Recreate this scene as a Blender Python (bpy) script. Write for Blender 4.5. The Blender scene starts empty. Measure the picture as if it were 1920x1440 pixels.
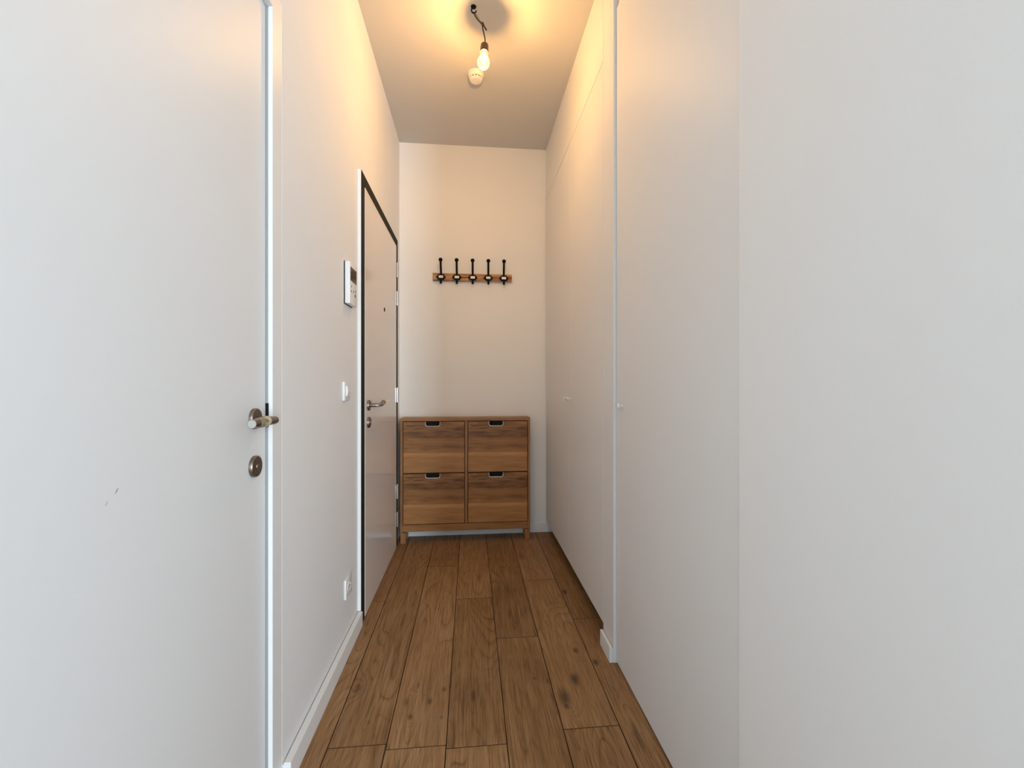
import bpy, bmesh, math, random
from mathutils import Vector, Matrix

S = bpy.context.scene
COL = S.collection
random.seed(7)

# ------------------------------------------------------------------ camera
cd = bpy.data.cameras.new('camera')
cd.sensor_width = 36.0
cd.lens = 36.0 * 810.0 / 1920.0
cd.shift_y = 1.0 / 1920.0
cd.clip_start = 0.02
cam = bpy.data.objects.new('camera', cd)
COL.objects.link(cam)
cam.location = (0.0, 0.0, 1.15)
cam.rotation_euler = (math.pi / 2, 0.0, -math.atan(78.0 / 810.0))
S.camera = cam

# ------------------------------------------------------------------ exposure, sky, window light
vs = S.view_settings
vs.view_transform = 'Standard'
vs.look = 'None'
vs.gamma = 1.0
vs.use_curve_mapping = False
vs.exposure = 0.08

W = bpy.data.worlds.new('daylight')
S.world = W
W.use_nodes = True
bg = W.node_tree.nodes['Background']
bg.inputs[0].default_value = (0.735, 0.895, 1.0, 1)
bg.inputs[1].default_value = 1.85


def area_light(name, loc, target, sx, sy, power, color):
    d = bpy.data.lights.new(name, 'AREA')
    d.shape = 'RECTANGLE'
    d.size, d.size_y = sx, sy
    d.energy = power
    d.color = color
    o = bpy.data.objects.new(name, d)
    COL.objects.link(o)
    o.location = loc
    o.rotation_euler = (Vector(target) - Vector(loc)).to_track_quat('-Z', 'Y').to_euler()
    return o


# daylight from the tall window of the living room behind the photographer
area_light('window_daylight', (2.16, -5.5, 1.40), (-0.4, 3.3, 1.3), 0.62, 2.3, 300.0, (0.76, 0.88, 1.0))

LAMP_POWER = 17.5        # watts radiated by the lit filaments
LAMP_COLOR = (1.0, 0.54, 0.165)

# ------------------------------------------------------------------ material helpers
def new_mat(name):
    m = bpy.data.materials.new(name)
    m.use_nodes = True
    nt = m.node_tree
    b = nt.nodes['Principled BSDF']
    return m, nt, b


class NB:
    """small helper to write node maths as expressions"""
    def __init__(self, nt):
        self.nt = nt

    def put(self, sock, v):
        if hasattr(v, 'is_linked') or isinstance(v, bpy.types.NodeSocket):
            self.nt.links.new(v, sock)
        else:
            sock.default_value = v

    def math(self, op, a, b=0.0, c=0.0, clamp=False):
        n = self.nt.nodes.new('ShaderNodeMath')
        n.operation = op
        n.use_clamp = clamp
        self.put(n.inputs[0], a)
        self.put(n.inputs[1], b)
        self.put(n.inputs[2], c)
        return n.outputs[0]

    def vmath(self, op, a, b=(0, 0, 0)):
        n = self.nt.nodes.new('ShaderNodeVectorMath')
        n.operation = op
        self.put(n.inputs[0], a)
        self.put(n.inputs[1], b)
        return n.outputs['Value'] if op in ('LENGTH', 'DOT_PRODUCT', 'DISTANCE') else n.outputs['Vector']

    def xyz(self, v):
        n = self.nt.nodes.new('ShaderNodeSeparateXYZ')
        self.put(n.inputs[0], v)
        return n.outputs

    def vec(self, x, y, z):
        n = self.nt.nodes.new('ShaderNodeCombineXYZ')
        for i, q in enumerate((x, y, z)):
            self.put(n.inputs[i], q)
        return n.outputs[0]

    def noise(self, v, scale=1.0, detail=3.0, rough=0.5, dist=0.0):
        n = self.nt.nodes.new('ShaderNodeTexNoise')
        self.put(n.inputs['Vector'], v)
        n.inputs['Scale'].default_value = scale
        n.inputs['Detail'].default_value = detail
        n.inputs['Roughness'].default_value = rough
        n.inputs['Distortion'].default_value = dist
        return n.outputs['Fac']

    def ramp(self, f, stops):
        n = self.nt.nodes.new('ShaderNodeValToRGB')
        self.put(n.inputs[0], f)
        e = n.color_ramp.elements
        while len(e) < len(stops):
            e.new(0.5)
        for el, (p, c) in zip(e, stops):
            el.position = p
            el.color = (c, c, c, 1) if isinstance(c, (int, float)) else (*c, 1)
        return n.outputs[0]

    def mix(self, f, a, b, mode='MIX'):
        n = self.nt.nodes.new('ShaderNodeMix')
        n.data_type = 'RGBA'
        n.blend_type = mode
        self.put(n.inputs['Factor'], f)
        self.put(n.inputs['A'], a if not isinstance(a, tuple) else (*a[:3], 1))
        self.put(n.inputs['B'], b if not isinstance(b, tuple) else (*b[:3], 1))
        return n.outputs['Result']

    def coord(self, which):
        n = self.nt.nodes.new('ShaderNodeTexCoord')
        return n.outputs[which]

    def position(self):
        return self.nt.nodes.new('ShaderNodeNewGeometry').outputs['Position']

    def bump(self, h, strength, dist, bsdf):
        n = self.nt.nodes.new('ShaderNodeBump')
        n.inputs['Strength'].default_value = strength
        n.inputs['Distance'].default_value = dist
        self.put(n.inputs['Height'], h)
        self.nt.links.new(n.outputs[0], bsdf.inputs['Normal'])


def paint(name, col, rough=0.6, spec=0.3, grain=0.0012, scale=180.0, marks=()):
    m, nt, b = new_mat(name)
    k = NB(nt)
    p = k.position()
    n = k.noise(p, 1.3, 2.0)
    c = k.mix(n, tuple(x * 0.97 for x in col), tuple(min(1, x * 1.02) for x in col))
    for (cx, cy, cz, ry, rz, slope, dark) in marks:      # small scuffs on the leaf
        o = k.xyz(k.vmath('SUBTRACT', p, (cx, cy, cz)))
        yy = k.math('SUBTRACT', o[1], k.math('MULTIPLY', o[2], slope))
        q = k.vec(0.0, k.math('DIVIDE', yy, ry), k.math('DIVIDE', o[2], rz))
        near = k.math('SUBTRACT', 1.0, k.vmath('LENGTH', q), clamp=True)
        c = k.mix(k.math('MULTIPLY', k.math('MULTIPLY', near, 2.5, clamp=True), dark), c, (0.10, 0.10, 0.10))
    nt.links.new(c, b.inputs['Base Color'])
    b.inputs['Roughness'].default_value = rough
    b.inputs['Specular IOR Level'].default_value = spec
    if grain:
        k.bump(k.noise(p, scale, 3.0), 0.25, grain, b)
    return m


def plain(name, col, rough=0.5, metal=0.0, spec=0.5, wear=0.06, scale=60.0):
    m, nt, b = new_mat(name)
    k = NB(nt)
    n = k.noise(k.position(), scale, 3.0)
    c = k.mix(n, tuple(x * (1 - wear) for x in col), tuple(min(1.0, x * (1 + wear)) for x in col))
    nt.links.new(c, b.inputs['Base Color'])
    b.inputs['Roughness'].default_value = rough
    b.inputs['Metallic'].default_value = metal
    b.inputs['Specular IOR Level'].default_value = spec
    return m


# knots of the oak floor: x, y, half width, half length, darkness
KNOTS = [(0.405, 1.654, .017, .040, .85), (0.345, 1.562, .026, .052, .75), (0.343, 1.521, .012, .018, .8),
         (0.516, 1.747, .014, .024, .9), (0.453, 1.834, .014, .024, .8), (0.521, 2.359, .013, .030, .95),
         (0.010, 1.600, .010, .034, .75), (-0.098, 1.647, .011, .016, .6), (-0.146, 1.590, .010, .020, .75),
         (-0.230, 1.593, .010, .026, .5), (-0.207, 1.522, .010, .016, .75), (-0.099, 1.509, .006, .010, .6),
         (-0.421, 1.684, .014, .030, .45), (-0.197, 1.678, .005, .020, .5), (0.250, 1.675, .005, .009, .8),
         (0.298, 1.653, .006, .020, .7), (0.196, 2.163, .012, .050, .55), (0.246, 2.402, .012, .030, .4),
         (0.341, 2.872, .022, .070, .55), (-0.345, 1.511, .006, .008, .5), (-0.200, 1.200, .010, .020, .6),
         (0.545, 1.370, .012, .070, .6)]


def oak_floor():
    m, nt, b = new_mat('oiled_oak_floor')
    k = NB(nt)
    p = k.position()
    at = nt.nodes.new('ShaderNodeAttribute')
    at.attribute_name = 'plank'
    rnd = k.xyz(at.outputs['Vector'])
    x, y, z = k.xyz(p)
    warp, dark = None, None
    for (kx, ky, rx, ry, dk) in KNOTS:
        d = k.vmath('LENGTH', k.vmath('MULTIPLY', k.vmath('SUBTRACT', p, (kx, ky, 0)), (1 / rx, 1 / ry, 0)))
        g = k.math('EXPONENT', k.math('MULTIPLY', k.math('MULTIPLY', d, d), -0.22))
        core = k.math('MULTIPLY', k.math('SUBTRACT', 1.25, d, clamp=True), dk)
        warp = g if warp is None else k.math('ADD', warp, g)
        dark = core if dark is None else k.math('MAXIMUM', dark, core)
    off = k.math('MULTIPLY', rnd[0], 37.0)
    off2 = k.math('MULTIPLY', rnd[1], 23.0)
    # broad growth-ring field; its contour lines make the cathedral figure
    h = k.noise(k.vec(k.math('ADD', k.math('MULTIPLY', x, 5.2), off), k.math('ADD', k.math('MULTIPLY', y, 0.75), off2), off), 1.0, 1.5, 0.45)
    h = k.math('ADD', h, k.math('MULTIPLY', warp, 0.11))
    rings = k.math('FRACT', k.math('MULTIPLY', h, 27.0))
    ringc = k.ramp(rings, [(0.0, 0.0), (0.12, 0.50), (0.7, 0.75), (0.9, 0.62), (1.0, 0.0)])
    fine = k.noise(k.vec(k.math('ADD', k.math('MULTIPLY', x, 210.0), off), k.math('MULTIPLY', y, 6.0), off2), 1.0, 4.0, 0.6)
    streak = k.noise(k.vec(k.math('ADD', k.math('MULTIPLY', x, 46.0), off), k.math('MULTIPLY', y, 2.0), off2), 1.0, 5.0, 0.6)
    blotch = k.noise(k.vec(k.math('MULTIPLY', x, 3.0), k.math('MULTIPLY', y, 2.2), off2), 1.0, 3.0, 0.55)
    figure = k.math('MULTIPLY', k.ramp(blotch, [(0.42, 0.15), (0.62, 0.8)]), 1.0)
    f = k.math('ADD', k.math('MULTIPLY', fine, 0.56), k.math('MULTIPLY', streak, 0.28))
    f = k.math('ADD', f, k.math('MULTIPLY', k.math('MULTIPLY', k.math('SUBTRACT', ringc, 0.6), figure), 0.30))
    f = k.math('ADD', f, k.math('MULTIPLY', k.math('SUBTRACT', blotch, 0.5), 0.26))
    f = k.math('ADD', f, k.math('MULTIPLY', k.math('SUBTRACT', rnd[2], 0.5), 0.09))
    f = k.math('ADD', k.math('MULTIPLY', k.math('SUBTRACT', f, 0.42), 1.5), 0.45)
    c = k.ramp(f, [(0.10, (0.105, 0.050, 0.017)), (0.36, (0.25, 0.128, 0.050)), (0.56, (0.36, 0.198, 0.087)),
                   (0.80, (0.43, 0.262, 0.130))])
    c = k.mix(k.math('MULTIPLY', dark, 0.95, clamp=True), c, (0.045, 0.024, 0.012))
    pores = k.noise(k.vec(k.math('MULTIPLY', x, 420.0), k.math('MULTIPLY', y, 11.0), off2), 1.0, 2.0)
    pm = k.ramp(pores, [(0.56, 0.0), (0.66, 0.75)])
    c = k.mix(pm, c, k.mix(0.55, c, (0.03, 0.014, 0.006)))
    # wear: dusty pale scuffs
    dust = k.ramp(k.noise(p, 4.5, 5.0, 0.65), [(0.56, 0.0), (0.75, 0.22)])
    c = k.mix(dust, c, (0.34, 0.25, 0.17))
    joint = k.math('MULTIPLY', k.math('SUBTRACT', -0.0002, z), 1400.0, clamp=True)     # dirt-filled joints
    c = k.mix(joint, c, (0.030, 0.014, 0.007))
    nt.links.new(c, b.inputs['Base Color'])
    k.put(b.inputs['Roughness'], k.math('ADD', 0.42, k.math('MULTIPLY', blotch, 0.2)))
    b.inputs['Specular IOR Level'].default_value = 0.35
    k.bump(k.math('ADD', fine, k.math('MULTIPLY', ringc, 0.4)), 0.25, 0.0012, b)
    return m


def veneer(name, along='X', light=(0.47, 0.225, 0.076), mid=(0.32, 0.14, 0.042), deep=(0.115, 0.044, 0.012), figure=1.0, seed=0.0, rough=0.42, vs=1.0, con=1.0):
    """brown wood with the grain along X (fronts, rails) or Z (sides, legs), in the part's own coordinates"""
    m, nt, b = new_mat(name)
    k = NB(nt)
    x, y, z = k.xyz(k.coord('Object'))
    u, v = (x, z) if along == 'X' else (z, x)
    w = k.math('ADD', y, seed)
    fine = k.noise(k.vec(k.math('MULTIPLY', u, 6.0), k.math('MULTIPLY', v, 170.0), w), 1.0, 4.0, 0.6)
    streak = k.noise(k.vec(k.math('MULTIPLY', u, 3.2), k.math('MULTIPLY', v, 34.0 * vs), w), 1.0, 5.0, 0.62, 0.6)
    f = k.math('ADD', k.math('MULTIPLY', fine, 0.30), k.math('MULTIPLY', streak, 0.62))
    f = k.math('ADD', k.math('MULTIPLY', k.math('SUBTRACT', f, 0.45), con), 0.45)
    c = k.ramp(f, [(0.26, deep), (0.42, mid), (0.62, light)])
    if figure:
        # the printed board figure repeats on every front: dark band above, pale line below the middle, small cathedral left of it
        zz = k.math('ADD', z, k.math('MULTIPLY', k.math('SUBTRACT', k.noise(k.vec(k.math('MULTIPLY', x, 9.0), 0.0, seed), 1.0, 2.0), 0.5), 0.012))
        band = k.ramp(k.math('ADD', k.math('DIVIDE', zz, 0.37), 0.5),
                      [(0.0, 0.60), (0.30, 0.66), (0.348, 0.98), (0.378, 1.0), (0.40, 0.50), (0.47, 0.30), (0.60, 0.46), (0.675, 0.42), (0.70, 0.22), (0.82, 0.30), (0.9, 0.35), (1.0, 0.52)])
        dk = k.noise(k.vec(k.math('MULTIPLY', x, 5.0), k.math('MULTIPLY', z, 60.0), 3.1 + seed), 1.0, 3.0, 0.6, 1.2)
        upper = k.ramp(k.math('ADD', k.math('DIVIDE', z, 0.37), 0.5), [(0.62, 0.0), (0.70, 1.0)])
        streaks = k.math('MULTIPLY', k.ramp(dk, [(0.50, 0.0), (0.62, 0.75)]), upper)
        q = k.vmath('LENGTH', k.vec(k.math('DIVIDE', k.math('ADD', x, 0.135), 0.075), 0.0, k.math('DIVIDE', k.math('ADD', z, 0.020), 0.020)))
        loop = k.math('MULTIPLY', k.math('SUBTRACT', 1.0, q, clamp=True), k.math('ADD', 0.5, k.math('MULTIPLY', k.math('SINE', k.math('MULTIPLY', q, 26.0)), 0.5)))
        g = k.math('ADD', k.math('MULTIPLY', k.math('SUBTRACT', f, 0.16), 0.92), k.math('MULTIPLY', band, 0.50))
        g = k.math('ADD', g, k.math('MULTIPLY', loop, 0.22))
        c = k.ramp(g, [(0.28, deep), (0.50, mid), (0.72, light), (0.95, tuple(q_ * 1.5 for q_ in light))])
        c = k.mix(streaks, c, tuple(q_ * 0.75 for q_ in deep))
    nt.links.new(c, b.inputs['Base Color'])
    b.inputs['Roughness'].default_value = rough
    b.inputs['Specular IOR Level'].default_value = 0.35
    k.bump(fine, 0.15, 0.0006, b)
    return m


def glass_bulb():
    m, nt, b = new_mat('clear_lit_bulb_glass')
    nt.nodes.remove(b)
    out = nt.nodes['Material Output']
    tr = nt.nodes.new('ShaderNodeBsdfTransparent')
    tr.inputs[0].default_value = (1.0, 0.97, 0.9, 1)
    gl = nt.nodes.new('ShaderNodeBsdfGlossy')
    gl.inputs['Roughness'].default_value = 0.03
    lw = nt.nodes.new('ShaderNodeLayerWeight')
    lw.inputs[0].default_value = 0.25
    mx = nt.nodes.new('ShaderNodeMixShader')
    nt.links.new(lw.outputs['Fresnel'], mx.inputs[0])
    nt.links.new(tr.outputs[0], mx.inputs[1])
    nt.links.new(gl.outputs[0], mx.inputs[2])
    em = nt.nodes.new('ShaderNodeEmission')  # clear glass given a faint warm glow of its own, for the bloom
    em.inputs[0].default_value = (1.0, 0.72, 0.30, 1)
    em.inputs[1].default_value = 0.55
    ad = nt.nodes.new('ShaderNodeAddShader')
    nt.links.new(mx.outputs[0], ad.inputs[0])
    nt.links.new(em.outputs[0], ad.inputs[1])
    nt.links.new(ad.outputs[0], out.inputs[0])
    return m


def emitter(name, col, strength):
    m, nt, b = new_mat(name)
    nt.nodes.remove(b)
    e = nt.nodes.new('ShaderNodeEmission')
    e.inputs[0].default_value = (*col, 1)
    e.inputs[1].default_value = strength
    nt.links.new(e.outputs[0], nt.nodes['Material Output'].inputs[0])
    return m


def clear_rubber(name, col):
    m, nt, b = new_mat(name)
    k = NB(nt)
    c = k.mix(k.noise(k.position(), 90.0, 2.0), col, tuple(min(1, q * 1.25) for q in col))
    nt.links.new(c, b.inputs['Base Color'])
    b.inputs['Transmission Weight'].default_value = 0.75
    b.inputs['IOR'].default_value = 1.4
    b.inputs['Roughness'].default_value = 0.12
    return m


M = dict(
    wall=paint('white_wall_paint', (0.85, 0.845, 0.835), 0.7),
    end_wall=paint('lamp_warmed_white_end_wall', (0.875, 0.845, 0.79), 0.7),  # white wall; the lamp's warm tone is put into its paint
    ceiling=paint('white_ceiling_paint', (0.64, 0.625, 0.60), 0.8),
    left_door=paint('satin_white_left_door', (0.80, 0.80, 0.795), 0.45, 0.35, 0.0005, 240.0,
                    marks=[(-.553, .735, .983, .0016, .0050, .7, .75), (-.553, .716, .968, .0016, .0042, .6, .4)]),
    trim=paint('white_lacquer', (0.84, 0.84, 0.83), 0.4, 0.4, 0.0),
    cupboard=paint('white_melamine', (0.80, 0.795, 0.785), 0.5, 0.25, 0.0006, 260.0),
    entrance=paint('satin_beige_white_entrance_door', (0.76, 0.70, 0.65), 0.12, 0.5, 0.0003, 90.0),
    steel_frame=plain('dark_olive_steel_frame', (0.022, 0.021, 0.014), 0.75, 0.0, 0.15),
    seal=plain('grey_rubber_seal', (0.36, 0.35, 0.33), 0.7),
    dark_gap=plain('dark_recess', (0.02, 0.018, 0.017), 0.8),
    plinth=plain('shadow_black_plinth', (0.018, 0.014, 0.013), 0.85),
    floor=oak_floor(),
    front=veneer('walnut_brown_front', 'X', figure=1.0),
    rail=veneer('brown_wood_rail', 'X', figure=0.0, light=(0.42, 0.205, 0.074), mid=(0.31, 0.14, 0.047), deep=(0.18, 0.075, 0.024)),
    upright=veneer('brown_wood_upright', 'Z', figure=0.0, light=(0.42, 0.205, 0.074), mid=(0.31, 0.14, 0.047), deep=(0.18, 0.075, 0.024)),
    rack_wood=veneer('striped_tan_wood', 'X', figure=0.0, light=(0.60, 0.32, 0.13), mid=(0.40, 0.18, 0.06), deep=(0.10, 0.025, 0.010), seed=4.3, vs=1.3, con=2.2),
    pale_rim=plain('pale_grey_rim', (0.72, 0.70, 0.66), 0.5),
    inside=plain('black_interior', (0.008, 0.008, 0.008), 0.9),
    black_iron=plain('black_iron', (0.008, 0.007, 0.007), 0.75, 0.0, 0.15),
    card=plain('white_card', (0.85, 0.84, 0.80), 0.8),
    ink=plain('grey_ink', (0.35, 0.33, 0.31), 0.8),
    nickel=plain('brushed_nickel', (0.42, 0.38, 0.34), 0.30, 1.0, wear=0.12, scale=220.0),
    dark_nickel=plain('dark_brushed_nickel', (0.24, 0.20, 0.17), 0.38, 1.0, wear=0.15, scale=220.0),
    cap=plain('pale_nickel_cap', (0.55, 0.53, 0.48), 0.45, 0.8),
    steel=plain('hinge_steel', (0.62, 0.61, 0.60), 0.28, 1.0),
    plastic=plain('white_plastic', (0.83, 0.82, 0.80), 0.35, wear=0.02),
    offwhite=plain('warm_white_plastic', (0.80, 0.77, 0.73), 0.45, wear=0.02),
    screen=plain('black_glass_screen', (0.035, 0.030, 0.026), 0.12),
    dark_icon=plain('dark_icon', (0.10, 0.085, 0.075), 0.6),
    cord=plain('black_cord', (0.012, 0.010, 0.010), 0.6),
    sleeve=plain('olive_beige_cord_sleeve', (0.34, 0.27, 0.15), 0.55),
    bakelite=plain('dark_brown_bakelite', (0.045, 0.016, 0.008), 0.35),
    brass=plain('bulb_cap_brass', (0.75, 0.68, 0.52), 0.3, 1.0),
    bulb=glass_bulb(),
    rubber=clear_rubber('amber_clear_rubber', (0.80, 0.66, 0.45)),
)

# ------------------------------------------------------------------ mesh helpers (world coordinates)
def box(bm, x0, x1, y0, y1, z0, z1, bev=0.0, seg=1):
    t = bmesh.new()
    bmesh.ops.create_cube(t, size=1.0)
    for v in t.verts:
        v.co = Vector(((x0 + x1) / 2 + v.co.x * (x1 - x0), (y0 + y1) / 2 + v.co.y * (y1 - y0), (z0 + z1) / 2 + v.co.z * (z1 - z0)))
    if bev > 0:
        bmesh.ops.bevel(t, geom=t.edges[:], offset=bev, segments=seg, profile=0.5, affect='EDGES')
    join(bm, t)


def join(bm, t):
    me = bpy.data.meshes.new('tmp')
    t.to_mesh(me)
    t.free()
    bm.from_mesh(me)
    bpy.data.meshes.remove(me)


def basis(axis):
    a = Vector(axis).normalized()
    h = Vector((0, 0, 1)) if abs(a.z) < 0.9 else Vector((0, 1, 0))
    u = h.cross(a).normalized()
    return u, a.cross(u).normalized(), a


def lathe(bm, base, axis, prof, n=32):
    """prof: list of (distance along axis, radius); ends with radius 0 are closed to a point, others capped"""
    u, v, a = basis(axis)
    base = Vector(base)
    rings = []
    for (t, r) in prof:
        c = base + a * t
        if r < 1e-6:
            rings.append([bm.verts.new(c)])
        else:
            rings.append([bm.verts.new(c + (u * math.cos(2 * math.pi * i / n) + v * math.sin(2 * math.pi * i / n)) * r) for i in range(n)])
    for A, B in zip(rings, rings[1:]):
        for i in range(n):
            j = (i + 1) % n
            if len(A) == 1 and len(B) == 1:
                break
            if len(A) == 1:
                bm.faces.new((A[0], B[i], B[j]))
            elif len(B) == 1:
                bm.faces.new((A[i], B[0], A[j]))
            else:
                bm.faces.new((A[i], B[i], B[j], A[j]))
    if len(rings[0]) > 1:
        bm.faces.new(rings[0])
    if len(rings[-1]) > 1:
        bm.faces.new(list(reversed(rings[-1])))


def smooth_path(pts, k=6):
    P = [Vector(p) for p in pts]
    out = []
    for i in range(len(P) - 1):
        p0, p1, p2, p3 = P[max(i - 1, 0)], P[i], P[i + 1], P[min(i + 2, len(P) - 1)]
        for j in range(k):
            t = j / k
            out.append(0.5 * ((2 * p1) + (p2 - p0) * t + (2 * p0 - 5 * p1 + 4 * p2 - p3) * t * t + (3 * p1 - p0 - 3 * p2 + p3) * t ** 3))
    out.append(P[-1])
    return out


def tube(bm, pts, r, n=12, closed=False):
    P = [Vector(p) for p in pts]
    R = r if isinstance(r, (list, tuple)) else [r] * len(P)
    up = None
    rings = []
    for i, p in enumerate(P):
        if closed:
            d = P[(i + 1) % len(P)] - P[i - 1]
        else:
            d = P[min(i + 1, len(P) - 1)] - P[max(i - 1, 0)]
        d.normalize()
        if up is None:
            up = Vector((0, 0, 1)) if abs(d.z) < 0.9 else Vector((1, 0, 0))
        u = (up - d * up.dot(d)).normalized()
        up = u
        v = d.cross(u)
        rings.append([bm.verts.new(p + (u * math.cos(2 * math.pi * q / n) + v * math.sin(2 * math.pi * q / n)) * R[i]) for q in range(n)])
    pairs = list(zip(rings, rings[1:]))
    if closed:
        pairs.append((rings[-1], rings[0]))
    for A, B in pairs:
        for q in range(n):
            s = (q + 1) % n
            bm.faces.new((A[q], B[q], B[s], A[s]))
    if not closed:
        bm.faces.new(rings[0])
        bm.faces.new(list(reversed(rings[-1])))


def sphere(bm, c, r, n=24):
    lathe(bm, Vector(c) - Vector((0, 0, r)), (0, 0, 1), [(r - r * math.cos(math.pi * i / 12), r * math.sin(math.pi * i / 12)) for i in range(13)], n)


def torus(bm, c, axis, R, r, n=32, k=10):
    u, v, a = basis(axis)
    c = Vector(c)
    tube(bm, [c + (u * math.cos(2 * math.pi * i / n) + v * math.sin(2 * math.pi * i / n)) * R for i in range(n)], r, k, True)


def prism(bm, outline, axis, d0, d1):
    """extrude a 2-D outline; axis 'Y': outline is (x, z) between y = d0 and d1; axis 'X': outline is (y, z)"""
    def P(a, b, d):
        return Vector((a, d, b)) if axis == 'Y' else Vector((d, a, b))
    A = [bm.verts.new(P(a, b, d0)) for a, b in outline]
    B = [bm.verts.new(P(a, b, d1)) for a, b in outline]
    bm.faces.new(A)
    bm.faces.new(list(reversed(B)))
    for i in range(len(A)):
        j = (i + 1) % len(A)
        bm.faces.new((A[i], B[i], B[j], A[j]))


ORIGIN = {}


def obj(name, bm, mat, parent=None, origin=None, smooth=False, label=None):
    """link a bmesh written in world coordinates as ONE object; origin defaults to the middle of its base"""
    bmesh.ops.recalc_face_normals(bm, faces=bm.faces[:])
    cs = [v.co for v in bm.verts]
    lo = Vector([min(c[i] for c in cs) for i in range(3)])
    hi = Vector([max(c[i] for c in cs) for i in range(3)])
    o = Vector(origin) if origin is not None else Vector(((lo.x + hi.x) / 2, (lo.y + hi.y) / 2, lo.z))
    bmesh.ops.translate(bm, verts=bm.verts[:], vec=-o)
    me = bpy.data.meshes.new(name)
    bm.to_mesh(me)
    bm.free()
    if smooth:
        for p in me.polygons:
            p.use_smooth = True
        me.set_sharp_from_angle(angle=math.radians(38))
    me.materials.append(M[mat] if isinstance(mat, str) else mat)
    ob = bpy.data.objects.new(name, me)
    COL.objects.link(ob)
    ORIGIN[ob.name] = o
    if parent is not None:
        ob.parent = parent
        ob.location = o - ORIGIN[parent.name]
    else:
        ob.location = o
    if label:
        ob['label'] = label
    return ob


def tag(o, label, cat, kind=None, group=None):
    o['label'] = label
    o['category'] = cat
    if kind:
        o['kind'] = kind
    if group:
        o['group'] = group
    return o


def thing(name, label, cat, loc, kind=None, group=None):
    o = bpy.data.objects.new(name, None)
    o.empty_display_size = 0.05
    COL.objects.link(o)
    o.location = loc
    ORIGIN[o.name] = Vector(loc)
    return tag(o, label, cat, kind, group)


def boxes(*bs, bev=0.0, seg=1):
    bm = bmesh.new()
    for b in bs:
        box(bm, *b, bev=bev, seg=seg)
    return bm


# ------------------------------------------------------------------ the setting
YB = 3.34          # back wall
ZC = 2.985         # ceiling
XL = -0.535        # left wall face
XR = 0.588         # wardrobe face on the right

# floor: one mesh of planks with a fine open bevel at every edge
SEAMS = [-1.215, -1.02, -0.83, -0.64, -0.45, -0.267, -0.077, 0.117, 0.308, 0.500, 0.692, 0.884, 1.076, 1.268]
JOINTS = {3: [2.349], 4: [1.414], 5: [2.762], 6: [1.378, 2.332], 7: [1.953], 8: [1.417, 2.519], 9: [2.080]}
fb = bmesh.new()
lay = fb.loops.layers.float_color.new('plank')
for i in range(len(SEAMS) - 1):
    ys = sorted(JOINTS.get(i, [random.uniform(0.6, 2.6)]))
    while ys[0] > -2.2:
        ys.insert(0, ys[0] - random.uniform(1.3, 1.9))
    ys[0] = -2.2
    ys.append(3.36)
    for a, b in zip(ys, ys[1:]):
        col = (random.random(), random.random(), random.random(), 1.0)
        if i == 5 and a < 2 < b:
            col = (0.31, 0.72, 0.95, 1.0)
        elif i == 4 and a > 1:
            col = (0.77, 0.20, 0.25, 1.0)
        x0, x1, e, g = SEAMS[i], SEAMS[i + 1], 0.0017, 0.0006
        lower = [fb.verts.new(q) for q in ((x0 + g, a + g, -.0045), (x1 - g, a + g, -.0045), (x1 - g, b - g, -.0045), (x0 + g, b - g, -.0045))]
        upper = [fb.verts.new(q) for q in ((x0 + e, a + e, 0), (x1 - e, a + e, 0), (x1 - e, b - e, 0), (x0 + e, b - e, 0))]
        fs = [fb.faces.new(upper)]
        for q in range(4):
            r = (q + 1) % 4
            fs.append(fb.faces.new((lower[q], lower[r], upper[r], upper[q])))
        for f in fs:
            for l in f.loops:
                l[lay] = col
box(fb, SEAMS[0], SEAMS[-1], -2.2, 3.36, -0.08, -0.0046)
tag(obj('floor', fb, 'floor', origin=(0, 0, 0)), 'brown oak plank floor running down the narrow hallway', 'floor', 'structure')

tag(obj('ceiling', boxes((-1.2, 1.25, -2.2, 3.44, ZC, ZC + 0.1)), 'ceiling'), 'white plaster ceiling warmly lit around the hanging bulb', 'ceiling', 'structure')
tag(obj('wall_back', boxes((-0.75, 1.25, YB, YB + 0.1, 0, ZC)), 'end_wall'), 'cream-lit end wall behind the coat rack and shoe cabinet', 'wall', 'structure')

# left wall: from the flush door frame to the back, above the flush door, and back towards the living room
tag(obj('wall_left', boxes((-0.75, XL, 1.290, YB, 0, ZC),
                           (-0.75, XL, 0.255, 1.290, 2.236, ZC),
                           (-0.75, XL, -1.0, 0.255, 0, ZC)), 'wall'), 'white left wall carrying the intercom, switch and socket', 'wall', 'structure')
# right wall panel nearest the camera, and the masonry behind the cupboards
tag(obj('wall_right', boxes((0.597, 0.80, -0.15, 0.911, 0, ZC), (1.15, 1.25, -0.15, YB, 0, ZC)), 'wall'), 'plain white wall panel on the right, nearest the camera', 'wall', 'structure')

# flush frame of the left door (jamb + head), with a small rebate
tag(obj('trim_1', boxes((-0.62, -0.545, 1.2335, 1.2885, 0, 2.2345), (-0.545, -0.5352, 1.2315, 1.2885, 0, 2.2345),
                        (-0.62, -0.5352, 0.2565, 1.2315, 2.178, 2.2345),
                        (-0.62, -0.5352, 0.2565, 0.315, 0, 2.178)), 'trim'),
    'flush white door frame around the left door', 'door frame', 'structure')

seal = obj('door_seal', boxes((-0.5576, -0.5478, 1.2318, 1.2334, 0.0, 2.178)), 'seal', bpy.data.objects['trim_1'], label='grey rubber door seal')

# skirting
def skirting(name, label, pieces):
    return tag(obj(name, boxes(*pieces, bev=0.0012), 'trim'), label, 'baseboard', 'structure')


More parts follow.
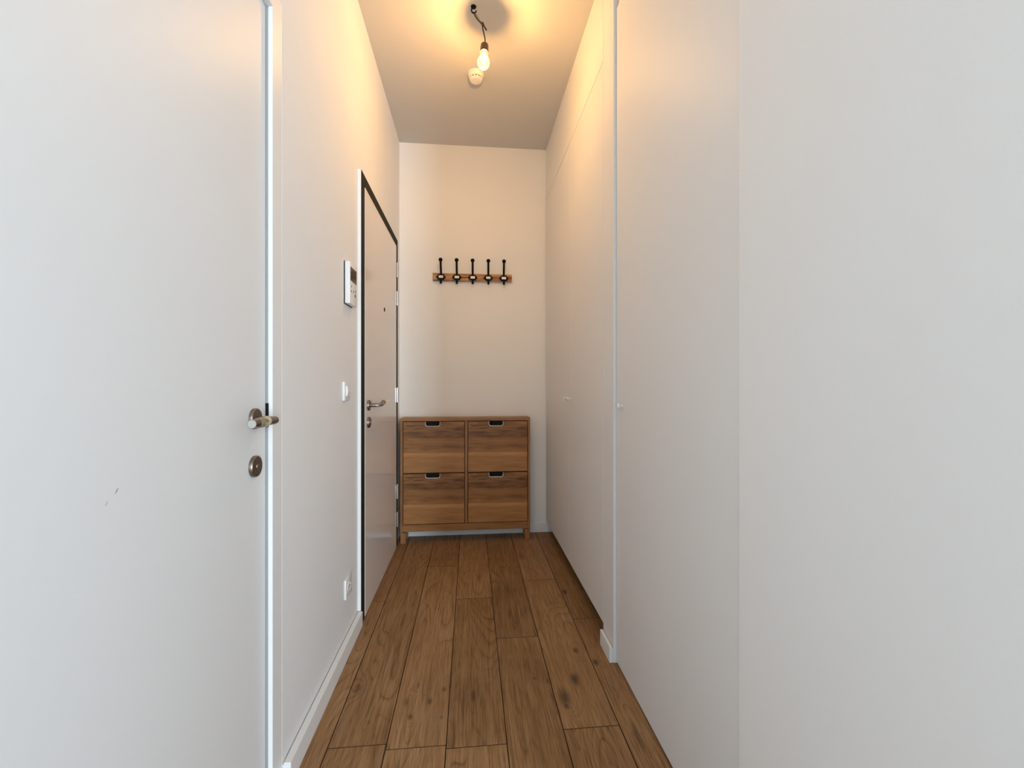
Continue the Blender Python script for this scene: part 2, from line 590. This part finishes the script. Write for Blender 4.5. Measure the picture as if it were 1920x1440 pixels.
skirting('baseboard_left', 'white baseboard along the left wall under the socket', [(-0.531, -0.511, 1.2895, 2.117, 0, 0.070), (XL + .0002, -0.5305, 1.2895, 2.117, 0, 0.064)])
skirting('baseboard_back', 'white baseboard on the end wall behind the shoe cabinet', [(-0.515, 0.645, YB - 0.015, YB - 0.0002, 0.001, 0.071)])
skirting('baseboard_right', 'short stub of white baseboard at the right pilaster', [(0.5715, 0.5835, 1.7365, 1.868, 0.0, 0.066), (0.583, 0.5878, 1.7365, 1.868, 0.0, 0.060)])

# ------------------------------------------------------------------ left flush door with lever handle
d1 = tag(obj('door_1', boxes((-0.593, -0.553, 0.3165, 1.2295, 0.006, 2.1755), bev=0.0012), 'left_door'),
         'flat white interior door on the left with nickel lever', 'door', 'structure')


def rosette(base, axis, r, t):
    bm = bmesh.new()
    lathe(bm, base, axis, [(0, r), (t * 0.75, r), (t, r - 0.0018), (t, 0)], 48)
    return bm


bm = bmesh.new()
LY0, LY1, LX, LZ = 1.050, 1.163, -0.502, 1.0585
lathe(bm, (LX, LY1 + 0.010, LZ), (0, -1, 0), [(0, 0), (0, .006), (.003, .0092), (.010, .0102), (LY1 - LY0 + .010, .0104)], 32)
lathe(bm, (-0.543, 1.166, LZ), (1, 0, 0), [(0, .0098), (.041, .0098)], 32)
h1 = obj('door_handle', bm, 'dark_nickel', d1, smooth=True, label='brushed nickel lever pointing at the camera')
obj('rosette', rosette((-0.553, 1.166, LZ + .004), (1, 0, 0), 0.0265, 0.0095), 'dark_nickel', h1, smooth=True)
bm = bmesh.new()
lathe(bm, (LX, LY0 + .0002, LZ), (0, -1, 0), [(0, .0100), (.0012, .0092), (.0012, 0)], 32)
obj('end_cap', bm, 'cap', h1, smooth=True, label='pale round end cap')
bm = bmesh.new()
lathe(bm, (LX, 1.118, LZ), (0, -1, 0), [(0, .0112), (.002, .0124), (.040, .0124), (.042, .0112)], 28)
torus(bm, (LX + .0105, 1.100, LZ + .004), (0.75, -0.6, 0.28), 0.0085, 0.0036, 28, 10)
obj('handle_bumper', bm, 'rubber', h1, smooth=True, label='clear amber rubber bumper loop on the lever')
e1 = obj('key_escutcheon', rosette((-0.553, 1.166, 0.940), (1, 0, 0), 0.0272, 0.0095), 'dark_nickel', d1, smooth=True)
bm = bmesh.new()
lathe(bm, (-0.5436, 1.166, 0.940), (1, 0, 0), [(0, .0062), (.0012, .0058), (.0012, 0)], 20)
obj('keyhole_plug', bm, 'nickel', e1, smooth=True)
bm = bmesh.new()
box(bm, -0.5535, -0.5455, 1.2302, 1.2316, 1.0345, 1.0995, 0.0005)
obj('strike_plate', bm, 'black_iron', d1, label='black strike plate in the jamb beside the lever')

# ------------------------------------------------------------------ entrance door
XF = -0.518
tag(obj('trim_2', boxes((XL + .0002, XF, 2.1245, 2.1860, 0.0, 2.178), (XL + .0002, XF, 3.0960, 3.1600, 0.0, 2.178),
                        (XL + .0002, XF, 2.1860, 3.0960, 2.1270, 2.178),
                        (XL + .0002, -0.531, 2.1860, 3.0960, 0.0, 2.1270), bev=0.0008), 'steel_frame'),
    'dark olive steel frame around the entrance door', 'door frame', 'structure')
tag(obj('trim_3', boxes((XL + .0002, -0.5195, 2.1175, 2.1240, 0.0705, 2.178), bev=0.0008), 'trim'),
    'thin white edging strip beside the dark entrance door frame', 'trim', 'structure')
d2 = tag(obj('door_2', boxes((-0.5308, -0.5165, 2.1905, 3.0915, 0.006, 2.1225), bev=0.0015), 'entrance'),
         'glossy pale entrance door in a dark frame beside the shoe cabinet', 'door', 'structure')
bm = bmesh.new()
pts = smooth_path([(-0.467, 2.243, 1.045), (-0.467, 2.33, 1.045), (-0.469, 2.37, 1.046), (-0.473, 2.40, 1.050), (-0.476, 2.44, 1.053)], 6)
tube(bm, pts, 0.0098, 16)
lathe(bm, (-0.510, 2.252, 1.045), (1, 0, 0), [(0, .0095), (.044, .0095), (.050, .006), (.052, 0)], 24)
lathe(bm, (-0.4745, 2.412, 1.0508), (-0.08, 1, 0.08), [(0, .0105), (.002, .0122), (.030, .0122), (.032, .0105)], 24)
h2 = obj('door_handle', bm, 'dark_nickel', d2, smooth=True, label='brushed nickel lever pointing at the hinges')
obj('rosette', rosette((-0.5165, 2.252, 1.045), (1, 0, 0), 0.0265, 0.010), 'dark_nickel', h2, smooth=True)
bm = bmesh.new()
torus(bm, (-0.470, 2.492, 1.052), (0.35, -1, 0.1), 0.0115, 0.0024, 28, 8)
tube(bm, [(-0.476, 2.440, 1.053), (-0.474, 2.470, 1.053), (-0.474, 2.484, 1.053)], 0.003, 8)
obj('handle_bumper', bm, 'rubber', h2, smooth=True, label='clear rubber loop on the lever end')
e2 = obj('key_escutcheon', rosette((-0.5165, 2.252, 0.958), (1, 0, 0), 0.0272, 0.010), 'dark_nickel', d2, smooth=True)
bm = bmesh.new()
lathe(bm, (-0.5066, 2.252, 0.958), (1, 0, 0), [(0, .008), (.004, .008), (.004, 0)], 20)
obj('keyhole_plug', bm, 'nickel', e2, smooth=True)
bm = bmesh.new()
lathe(bm, (-0.5167, 2.668, 1.602), (1, 0, 0), [(0, .0125), (.003, .0115), (.0035, .0075), (.0025, .0070), (.0025, 0)], 24)
pe = obj('peephole', bm, 'black_iron', d2, smooth=True)
bm = bmesh.new()
lathe(bm, (-0.5142, 2.668, 1.602), (1, 0, 0), [(0, .0066), (.0012, .0045), (.0016, 0)], 20)
obj('lens', bm, 'screen', pe, smooth=True)
for zc in (1.953, 1.754, 1.076, 0.400, 0.204):
    bm = bmesh.new()
    lathe(bm, (-0.5095, 3.0975, zc - .053), (0, 0, 1), [(0, .005), (.002, .0072), (.034, .0072), (.0345, .0066), (.0355, .0066), (.036, .0072), (.070, .0072), (.0705, .0066), (.0715, .0066), (.072, .0072), (.104, .0072), (.106, .005)], 18)
    box(bm, -0.5168, -0.5148, 3.070, 3.097, zc - .050, zc + .050, .0005)
    box(bm, -0.5180, -0.5140, 3.099, 3.120, zc - .050, zc + .050, .0005)
    obj('hinge', bm, 'steel', d2, smooth=True)

# ------------------------------------------------------------------ intercom, switch, socket on the left wall
t = thing('intercom', 'white video intercom with dark screen beside the entrance door', 'intercom', (XL, 1.953, 1.497))
obj('shadow_backing_plate', boxes((XL + .0002, -0.5315, 1.8935, 2.0115, 1.4955, 1.6775), bev=.001), 'black_iron', t)  # backing plate, black and oversized to draw the shadow around the housing
obj('housing', boxes((-0.5317, -0.5100, 1.895, 2.010, 1.497, 1.676), bev=.003, seg=2), 'plastic', t, smooth=True)
obj('screen', boxes((-0.5105, -0.5093, 1.9035, 2.0005, 1.596, 1.656), bev=.0004), 'screen', t)
for (y, z, dy, dz) in ((1.918, 1.573, .003, .006), (1.918, 1.552, .0045, .0045), (1.950, 1.556, .003, .006), (1.982, 1.563, .0035, .005), (1.980, 1.543, .0075, .0065)):
    bm = bmesh.new()
    prism(bm, [(y - dy, z - dz * .5), (y - dy * .5, z - dz), (y + dy * .5, z - dz), (y + dy, z - dz * .5), (y + dy, z + dz * .5), (y + dy * .5, z + dz), (y - dy * .5, z + dz), (y - dy, z + dz * .5)], 'X', -0.5102, -0.5092)
    obj('button', bm, 'dark_icon', t)

t = thing('light_switch', 'white wall light switch between the intercom and the socket', 'light switch', (XL, 1.89, 1.08))
obj('plate', boxes((XL + .0002, -0.5235, 1.866, 1.946, 1.081, 1.162), bev=.0035, seg=2), 'plastic', t, smooth=True)
bm = bmesh.new()
prism(bm, [(-0.5240, 1.101), (-0.5185, 1.101), (-0.5150, 1.121), (-0.5185, 1.142), (-0.5240, 1.142)], 'Y', 1.886, 1.928)
obj('rocker', bm, 'plastic', t)

t = thing('power_socket', 'white wall power socket low above the left baseboard', 'power socket', (XL, 1.94, 0.23))
bm = bmesh.new()
box(bm, XL + .0002, -0.5255, 1.896, 1.984, 0.232, 0.316, .0022, 2)
obj('plate', bm, 'plastic', t, smooth=True)
bm = bmesh.new()
torus(bm, (-0.5252, 1.940, 0.274), (1, 0, 0), 0.0215, 0.0016, 32, 8)
lathe(bm, (-0.5257, 1.940, 0.274), (1, 0, 0), [(0, .0205), (.0008, .0203), (.0008, 0)], 32)
obj('well', bm, 'offwhite', t, smooth=True)
for dy in (-.0095, .0095):
    bm = bmesh.new()
    lathe(bm, (-0.5251, 1.940 + dy, 0.274), (1, 0, 0), [(0, .0032), (.0009, .0032), (.0009, 0)], 14)
    obj('pin_hole', bm, 'black_iron', t)
bm = bmesh.new()
lathe(bm, (-0.5251, 1.940, 0.287), (1, 0, 0), [(0, .0024), (.006, .0024), (.008, .0012), (.008, 0)], 14)
obj('earth_pin', bm, 'steel', t, smooth=True)

# ------------------------------------------------------------------ white wardrobe on the right of the hall
t = thing('wardrobe', 'white built-in wardrobe with two round knobs down the right of the hall', 'wardrobe', (0.60, 2.53, 0.0))
YS = 2.535


def knob(parent, y, z, xf):
    bm = bmesh.new()
    lathe(bm, (xf + .0002, y, z), (-1, 0, 0), [(0, .0068), (.0100, .0062), (.0125, .0085), (.0145, .0118), (.0175, .0126), (.0205, .0112), (.0220, .007), (.0224, 0)], 28)
    obj('knob', bm, 'plastic', parent, smooth=True)


da = obj('door', boxes((XR, XR + .018, YS + .0012, YB - .010, 0.090, 2.586), bev=.0008), 'cupboard', t)
knob(da, YS + .055, 1.066, XR)
db = obj('door', boxes((XR, XR + .018, 1.8745, YS - .0012, 0.090, 2.586), bev=.0008), 'cupboard', t)
knob(db, YS - .030, 1.066, XR)
obj('top_panel', boxes((XR, XR + .018, 1.8745, YB - .001, 2.5895, ZC - .001), bev=.0005), 'cupboard', t)
obj('pilaster', boxes((XR, 0.66, 1.7355, 1.8720, 0.0, ZC - .001), bev=.0008), 'cupboard', t)
obj('plinth', boxes((0.648, 0.662, 1.873, YB - .001, 0.0, 0.088)), 'plinth', t)  # plinth coloured near black to deepen the shadow under the wardrobe
obj('carcass', boxes((0.607, 1.14, 1.8745, YB - .006, 0.089, ZC - .002)), 'dark_gap', t)

t = thing('cupboard', 'tall white cupboard with single knob right of the pilaster', 'cupboard', (0.60, 1.32, 0.0))
dc = obj('door', boxes((0.600, 0.620, 0.9135, 1.7310, 0.008, 2.700), bev=.0012), 'cupboard', t)
knob(dc, 1.665, 1.064, 0.600)
obj('top_panel', boxes((0.606, 0.622, 0.9135, 1.7200, 2.704, ZC - .001), bev=.0008), 'cupboard', t)
obj('carcass', boxes((0.6225, 1.14, 0.9135, 1.7340, 0.004, ZC - .002)), 'dark_gap', t)

# ------------------------------------------------------------------ shoe cabinet
CX0, CX1, CYF, CYB, CZ = -0.503, 0.441, 3.180, YB - .016, 0.906
t = thing('shoe_cabinet', 'brown wooden shoe cabinet with four flap fronts under the coat rack', 'shoe cabinet', ((CX0 + CX1) / 2, (CYF + CYB) / 2, 0))
obj('top', boxes((CX0, CX1, CYF, CYB, CZ - .022, CZ), bev=.0012), 'rail', t)
for x0 in (CX0, CX1 - .0155):
    obj('side_panel', boxes((x0, x0 + .0155, CYF, CYB, 0.078, CZ - .0222), bev=.0008), 'upright', t)
XM = -0.0300
obj('divider', boxes((XM - .0095, XM + .0095, CYF + .001, CYB - .02, 0.136, CZ - .0222), bev=.0008), 'upright', t)
obj('bottom_rail', boxes((CX0 + .0157, CX1 - .0157, CYF + .001, CYF + .020, 0.083, 0.1335), bev=.0008), 'rail', t)
obj('bottom_shelf', boxes((CX0 + .0157, CX1 - .0157, CYF + .0205, CYB - .002, 0.120, 0.1335)), 'rail', t)
obj('back_panel', boxes((CX0 + .0157, CX1 - .0157, CYB - .008, CYB - .003, 0.134, CZ - .0225)), 'inside', t)
obj('inner_box', boxes((CX0 + .017, XM - .011, CYF + .034, CYB - .022, 0.140, CZ - .024), (XM + .011, CX1 - .017, CYF + .034, CYB - .022, 0.140, CZ - .024)), 'inside', t)
for (xi, xo) in ((CX0 + .0005, CX0 + .0400), (CX1 - .0400, CX1 - .0005)):
    for (ya, yb) in ((CYF, CYF + .030), (CYB - .032, CYB - .002)):
        bm = bmesh.new()
        box(bm, xi, xo, ya, yb, 0.0, 0.0778, .0008)
        inner = xo if xi < 0 else xi
        for v in bm.verts:                       # legs taper slightly towards the floor on the inside
            if v.co.z < 0.03 and abs(v.co.x - inner) < .004:
                v.co.x += -.004 if xi < 0 else .004
        obj('leg', bm, 'upright', t)


def flap(x0, x1, z0, z1):
    """flap front with a rounded hand cut-out in its upper edge"""
    xc, w, dp, r = (x0 + x1) / 2 + (-.010 if x0 < -.2 else -.014), 0.0535, 0.0345, 0.015
    arc = []
    for i in range(7):
        a = math.pi * i / 12
        arc.append((xc - w + r - r * math.cos(a), z1 - dp + r - r * math.sin(a)))
    right = [(2 * xc - p, q) for p, q in reversed(arc)]
    cut = [(xc - w, z1)] + arc + right + [(xc + w, z1)]
    bm = bmesh.new()
    # front plate as two side pieces and one lower piece, joined on shared vertices
    ya, yb = CYF + .002, CYF + .019
    zl = z1 - dp - .0001
    poly = [(x0, z0), (x1, z0), (x1, z1)] + list(reversed(cut)) + [(x0, z1)]
    prism(bm, poly, 'Y', ya, yb)
    f = obj('flap_front', bm, 'front', t, origin=((x0 + x1) / 2, CYF, (z0 + z1) / 2))
    # pale lip lining the cut-out
    bm = bmesh.new()
    th = .0030
    inner = [(xc - w + th, z1)] + [(xc + (p - xc) * (w - th) / w, q + th) for p, q in arc] + [(xc + (p - xc) * (w - th) / w, q + th) for p, q in right] + [(xc + w - th, z1)]
    A0 = [bm.verts.new((p, ya - .0012, q)) for p, q in cut]
    B0 = [bm.verts.new((p, ya - .0012, q)) for p, q in inner]
    A1 = [bm.verts.new((p, yb, q)) for p, q in cut]
    B1 = [bm.verts.new((p, yb, q)) for p, q in inner]
    for i in range(len(cut) - 1):
        for (P, Q) in ((A0, B0), (B0, B1), (B1, A1), (A1, A0)):
            bm.faces.new((P[i], P[i + 1], Q[i + 1], Q[i]))
    obj('pull_lip', bm, 'pale_rim', f, label='pale lip of the hand cut-out')


for (x0, x1) in ((CX0 + .0202, XM - .0138), (XM + .0138, CX1 - .0202)):
    for (z0, z1) in ((0.1382, 0.5015), (0.5090, 0.8790)):
        flap(x0, x1, z0, z1)

# ------------------------------------------------------------------ coat rack
RX0, RX1 = -0.284, 0.318
t = thing('coat_rack', 'wooden coat rack with five black iron hooks on the end wall', 'coat rack', (0.017, YB, 1.94))
bm = bmesh.new()
box(bm, RX0, RX1, YB - .020, YB - .0004, 1.940, 1.9985, .002, 2)
board = obj('board', bm, 'rack_wood', t, origin=(0.017, YB - .01, 1.969))
for xc in (-0.222, -0.1025, 0.0175, 0.1365, 0.2555):
    bm = bmesh.new()
    yw = YB - .020
    # vertical rod: short lower prong, up past the plate, leaning out to the ball
    pts = smooth_path([(xc, yw - .022, 1.921), (xc, yw - .020, 1.935), (xc, yw - .008, 1.950), (xc, yw - .006, 1.975), (xc, yw - .010, 2.005), (xc - .0005, yw - .026, 2.040), (xc - .001, yw - .042, 2.082)], 6)
    tube(bm, pts, [.0086] * 10 + [.0084] * 10 + [.0078] * (len(pts) - 20), 12)
    sphere(bm, (xc - .001, yw - .043, 2.087), 0.0148, 20)
    sphere(bm, (xc, yw - .022, 1.921), 0.0088, 14)
    # label-holder plate with pointed ears
    prism(bm, [(xc - .036, 1.966), (xc - .0245, 1.978), (xc - .0225, 1.986), (xc + .0225, 1.986), (xc + .0245, 1.978), (xc + .036, 1.966),
               (xc + .0245, 1.954), (xc + .0225, 1.947), (xc - .0225, 1.947), (xc - .0245, 1.954)], 'Y', yw - .0145, yw - .0002)
    hk = obj('hook', bm, 'black_iron', t, smooth=True)
    cdm = boxes((xc - .0168, xc + .0168, yw - .0158, yw - .0143, 1.9575, 1.9755))
    cobj = obj('label_card', cdm, 'card', hk, label='small white card in the hook plate')

# ------------------------------------------------------------------ hanging bulb
HX, HY = 0.015, 2.105
AX = Vector((0.06, 0.20, 1.0)).normalized()      # lamp axis, leaning a little
TOP = Vector((0.069, 2.106, 2.805))              # top of the holder
t = thing('pendant_bulb', 'lit bare filament bulb hanging on a knotted black cord', 'pendant lamp', (HX, HY, ZC))
bm = bmesh.new()
lathe(bm, (HX, HY, ZC - .0005), (0, 0, -1), [(0, .013), (.004, .012), (.006, .006), (.006, 0)], 20)
pts = [(HX - .004, HY, ZC - .004), (HX - .009, HY - .002, ZC - .016), (HX - .008, HY - .002, ZC - .028), (HX + .001, HY - .002, ZC - .034), (HX + .010, HY - .001, ZC - .028), (HX + .013, HY, ZC - .020)]
tube(bm, smooth_path(pts, 5), .0032, 10)
obj('ceiling_hook', bm, 'black_iron', t, smooth=True)
bm = bmesh.new()
KN = Vector((0.055, 2.105, 2.900))
main = smooth_path([(HX, HY, ZC - .028), (HX + .010, HY - .004, ZC - .052), (HX + .024, HY - .004, ZC - .070), KN + Vector((-.004, -.004, .006)), KN + Vector((.010, -.004, -.010)), KN + Vector((.021, -.003, -.024)),
                    KN + Vector((.020, .003, -.020)), KN + Vector((.010, .005, .002)), KN + Vector((.006, .003, .012)), KN + Vector((.003, -.005, .004)), KN + Vector((.005, -.003, -.022)),
                    KN + Vector((.011, 0, -.045)), KN + Vector((.016, 0, -.070)), TOP + Vector((.001, 0, .008)), TOP], 6)
tube(bm, main, .0030, 10)
obj('cord', bm, 'cord', t, smooth=True)
bm = bmesh.new()
tube(bm, smooth_path([(HX + .006, HY + .002, ZC - .030), (HX + .020, HY + .003, ZC - .048), (HX + .033, HY + .003, ZC - .072), KN + Vector((.002, .004, .002))], 6), .0046, 10)
obj('cord_sleeve', bm, 'sleeve', t, smooth=True, label='olive beige sleeve beside the cord')
bm = bmesh.new()
lathe(bm, TOP + AX * .012, -AX, [(0, .004), (.003, .0055), (.010, .007), (.013, .014), (.018, .0190), (.058, .0205), (.062, .0200), (.062, 0)], 32)
hol = obj('lamp_holder', bm, 'bakelite', t, smooth=True)
bm = bmesh.new()
lathe(bm, TOP - AX * .0495, -AX, [(0, .0132), (.006, .0134), (.010, .0128)], 28)
B0 = TOP - AX * .052
prof = [(0, .0130), (.006, .0135), (.016, .0165), (.026, .0215), (.036, .0262), (.046, .0292), (.054, .0300), (.062, .0292), (.070, .0265), (.077, .0220), (.083, .0155), (.0865, .008), (.0878, 0)]
bm.free()
bm = bmesh.new()
lathe(bm, B0, -AX, prof, 40)
blb = obj('bulb', bm, 'bulb', t, smooth=True, label='clear glass bulb, lit')
bm = bmesh.new()
lathe(bm, B0 + AX * .0015, -AX, [(0, .0122), (.005, .0120), (.006, .010), (.006, 0)], 24)
obj('bulb_cap', bm, 'brass', blb, smooth=True)
bm = bmesh.new()
u, v, a_ = basis(AX)
hel = []
for i in range(57):                              # one spiral filament, three and a half turns
    q = i / 56
    ang = 7 * math.pi * q
    hel.append(B0 - AX * (.024 + .021 * q) + (u * math.cos(ang) + v * math.sin(ang)) * (.0045 + .0015 * math.sin(math.pi * q)))
tube(bm, hel, .0016, 8)
area = 2 * math.pi * .0016 * sum((p1 - p0).length for p0, p1 in zip(hel, hel[1:]))
M['filament'] = emitter('glowing_filament', LAMP_COLOR, LAMP_POWER / (math.pi * area))
obj('filament', bm, 'filament', blb, label='glowing spiral filament')
bm = bmesh.new()
lathe(bm, B0 - AX * .0045, -AX, [(0, .0065), (.006, .0050), (.012, .0022), (.016, .0012), (.016, 0)], 16)
tube(bm, [B0 - AX * .018, B0 - AX * .021 + u * .003, B0 - AX * .024 + u * .0045], .0005, 6)
tube(bm, [B0 - AX * .045 - u * .0045, B0 - AX * .052 - u * .003, B0 - AX * .053], .0005, 6)
tube(bm, [B0 - AX * .018, B0 - AX * .053], .0005, 6)
for ang in (math.radians(57), math.radians(74)):  # two added upright wires, shaped to throw shadow streaks on the ceiling
    d = Vector((math.cos(ang), math.sin(ang), 0))
    tube(bm, [B0 - AX * .004 + d * .006, B0 - AX * .010 + d * .0125, B0 - AX * .034 + d * .0125], .0012, 8)
obj('stem_and_streak_wires', bm, 'pale_rim', blb, smooth=True)

# ------------------------------------------------------------------ smoke detector
SX, SY = 0.033, 2.560
t = thing('smoke_detector', 'round white smoke detector on the ceiling behind the bulb', 'smoke detector', (SX, SY, ZC))
bm = bmesh.new()
lathe(bm, (SX, SY, ZC - .0003), (0, 0, -1), [(0, .048), (.010, .048), (.013, .046), (.013, 0)], 48)
obj('base', bm, 'offwhite', t, smooth=True)
bm = bmesh.new()
lathe(bm, (SX, SY, ZC - .0132), (0, 0, -1), [(0, .045), (.008, .044), (.013, .041), (.0135, .036), (.0135, 0)], 48)
obj('housing', bm, 'offwhite', t, smooth=True)
bm = bmesh.new()
lathe(bm, (SX, SY, ZC - .0235), (0, 0, -1), [(0, .033), (.012, .033), (.012, 0)], 48)
obj('sensor_grille', bm, 'dark_icon', t, smooth=True)
for i in range(12):
    a = 2 * math.pi * (i + .5) / 12
    bm = bmesh.new()
    d, s = Vector((math.cos(a), math.sin(a), 0)), Vector((-math.sin(a), math.cos(a), 0))
    c = Vector((SX, SY, ZC - .0312)) + d * .0350
    vs_ = []
    for dz in (-.0052, .0052):
        vs_.append([bm.verts.new(c + d * q + s * w + Vector((0, 0, dz))) for q, w in ((-.002, -.0026), (.002, -.0026), (.002, .0026), (-.002, .0026))])
    bm.faces.new(vs_[0])
    bm.faces.new(list(reversed(vs_[1])))
    for q in range(4):
        r = (q + 1) % 4
        bm.faces.new((vs_[0][q], vs_[1][q], vs_[1][r], vs_[0][r]))
    obj('vent_post', bm, 'offwhite', t)
bm = bmesh.new()
lathe(bm, (SX, SY, ZC - .0345), (0, 0, -1), [(0, .0375), (.005, .0370), (.0085, .033), (.0095, .028), (.0098, 0)], 48)
obj('cover', bm, 'offwhite', t, smooth=True)
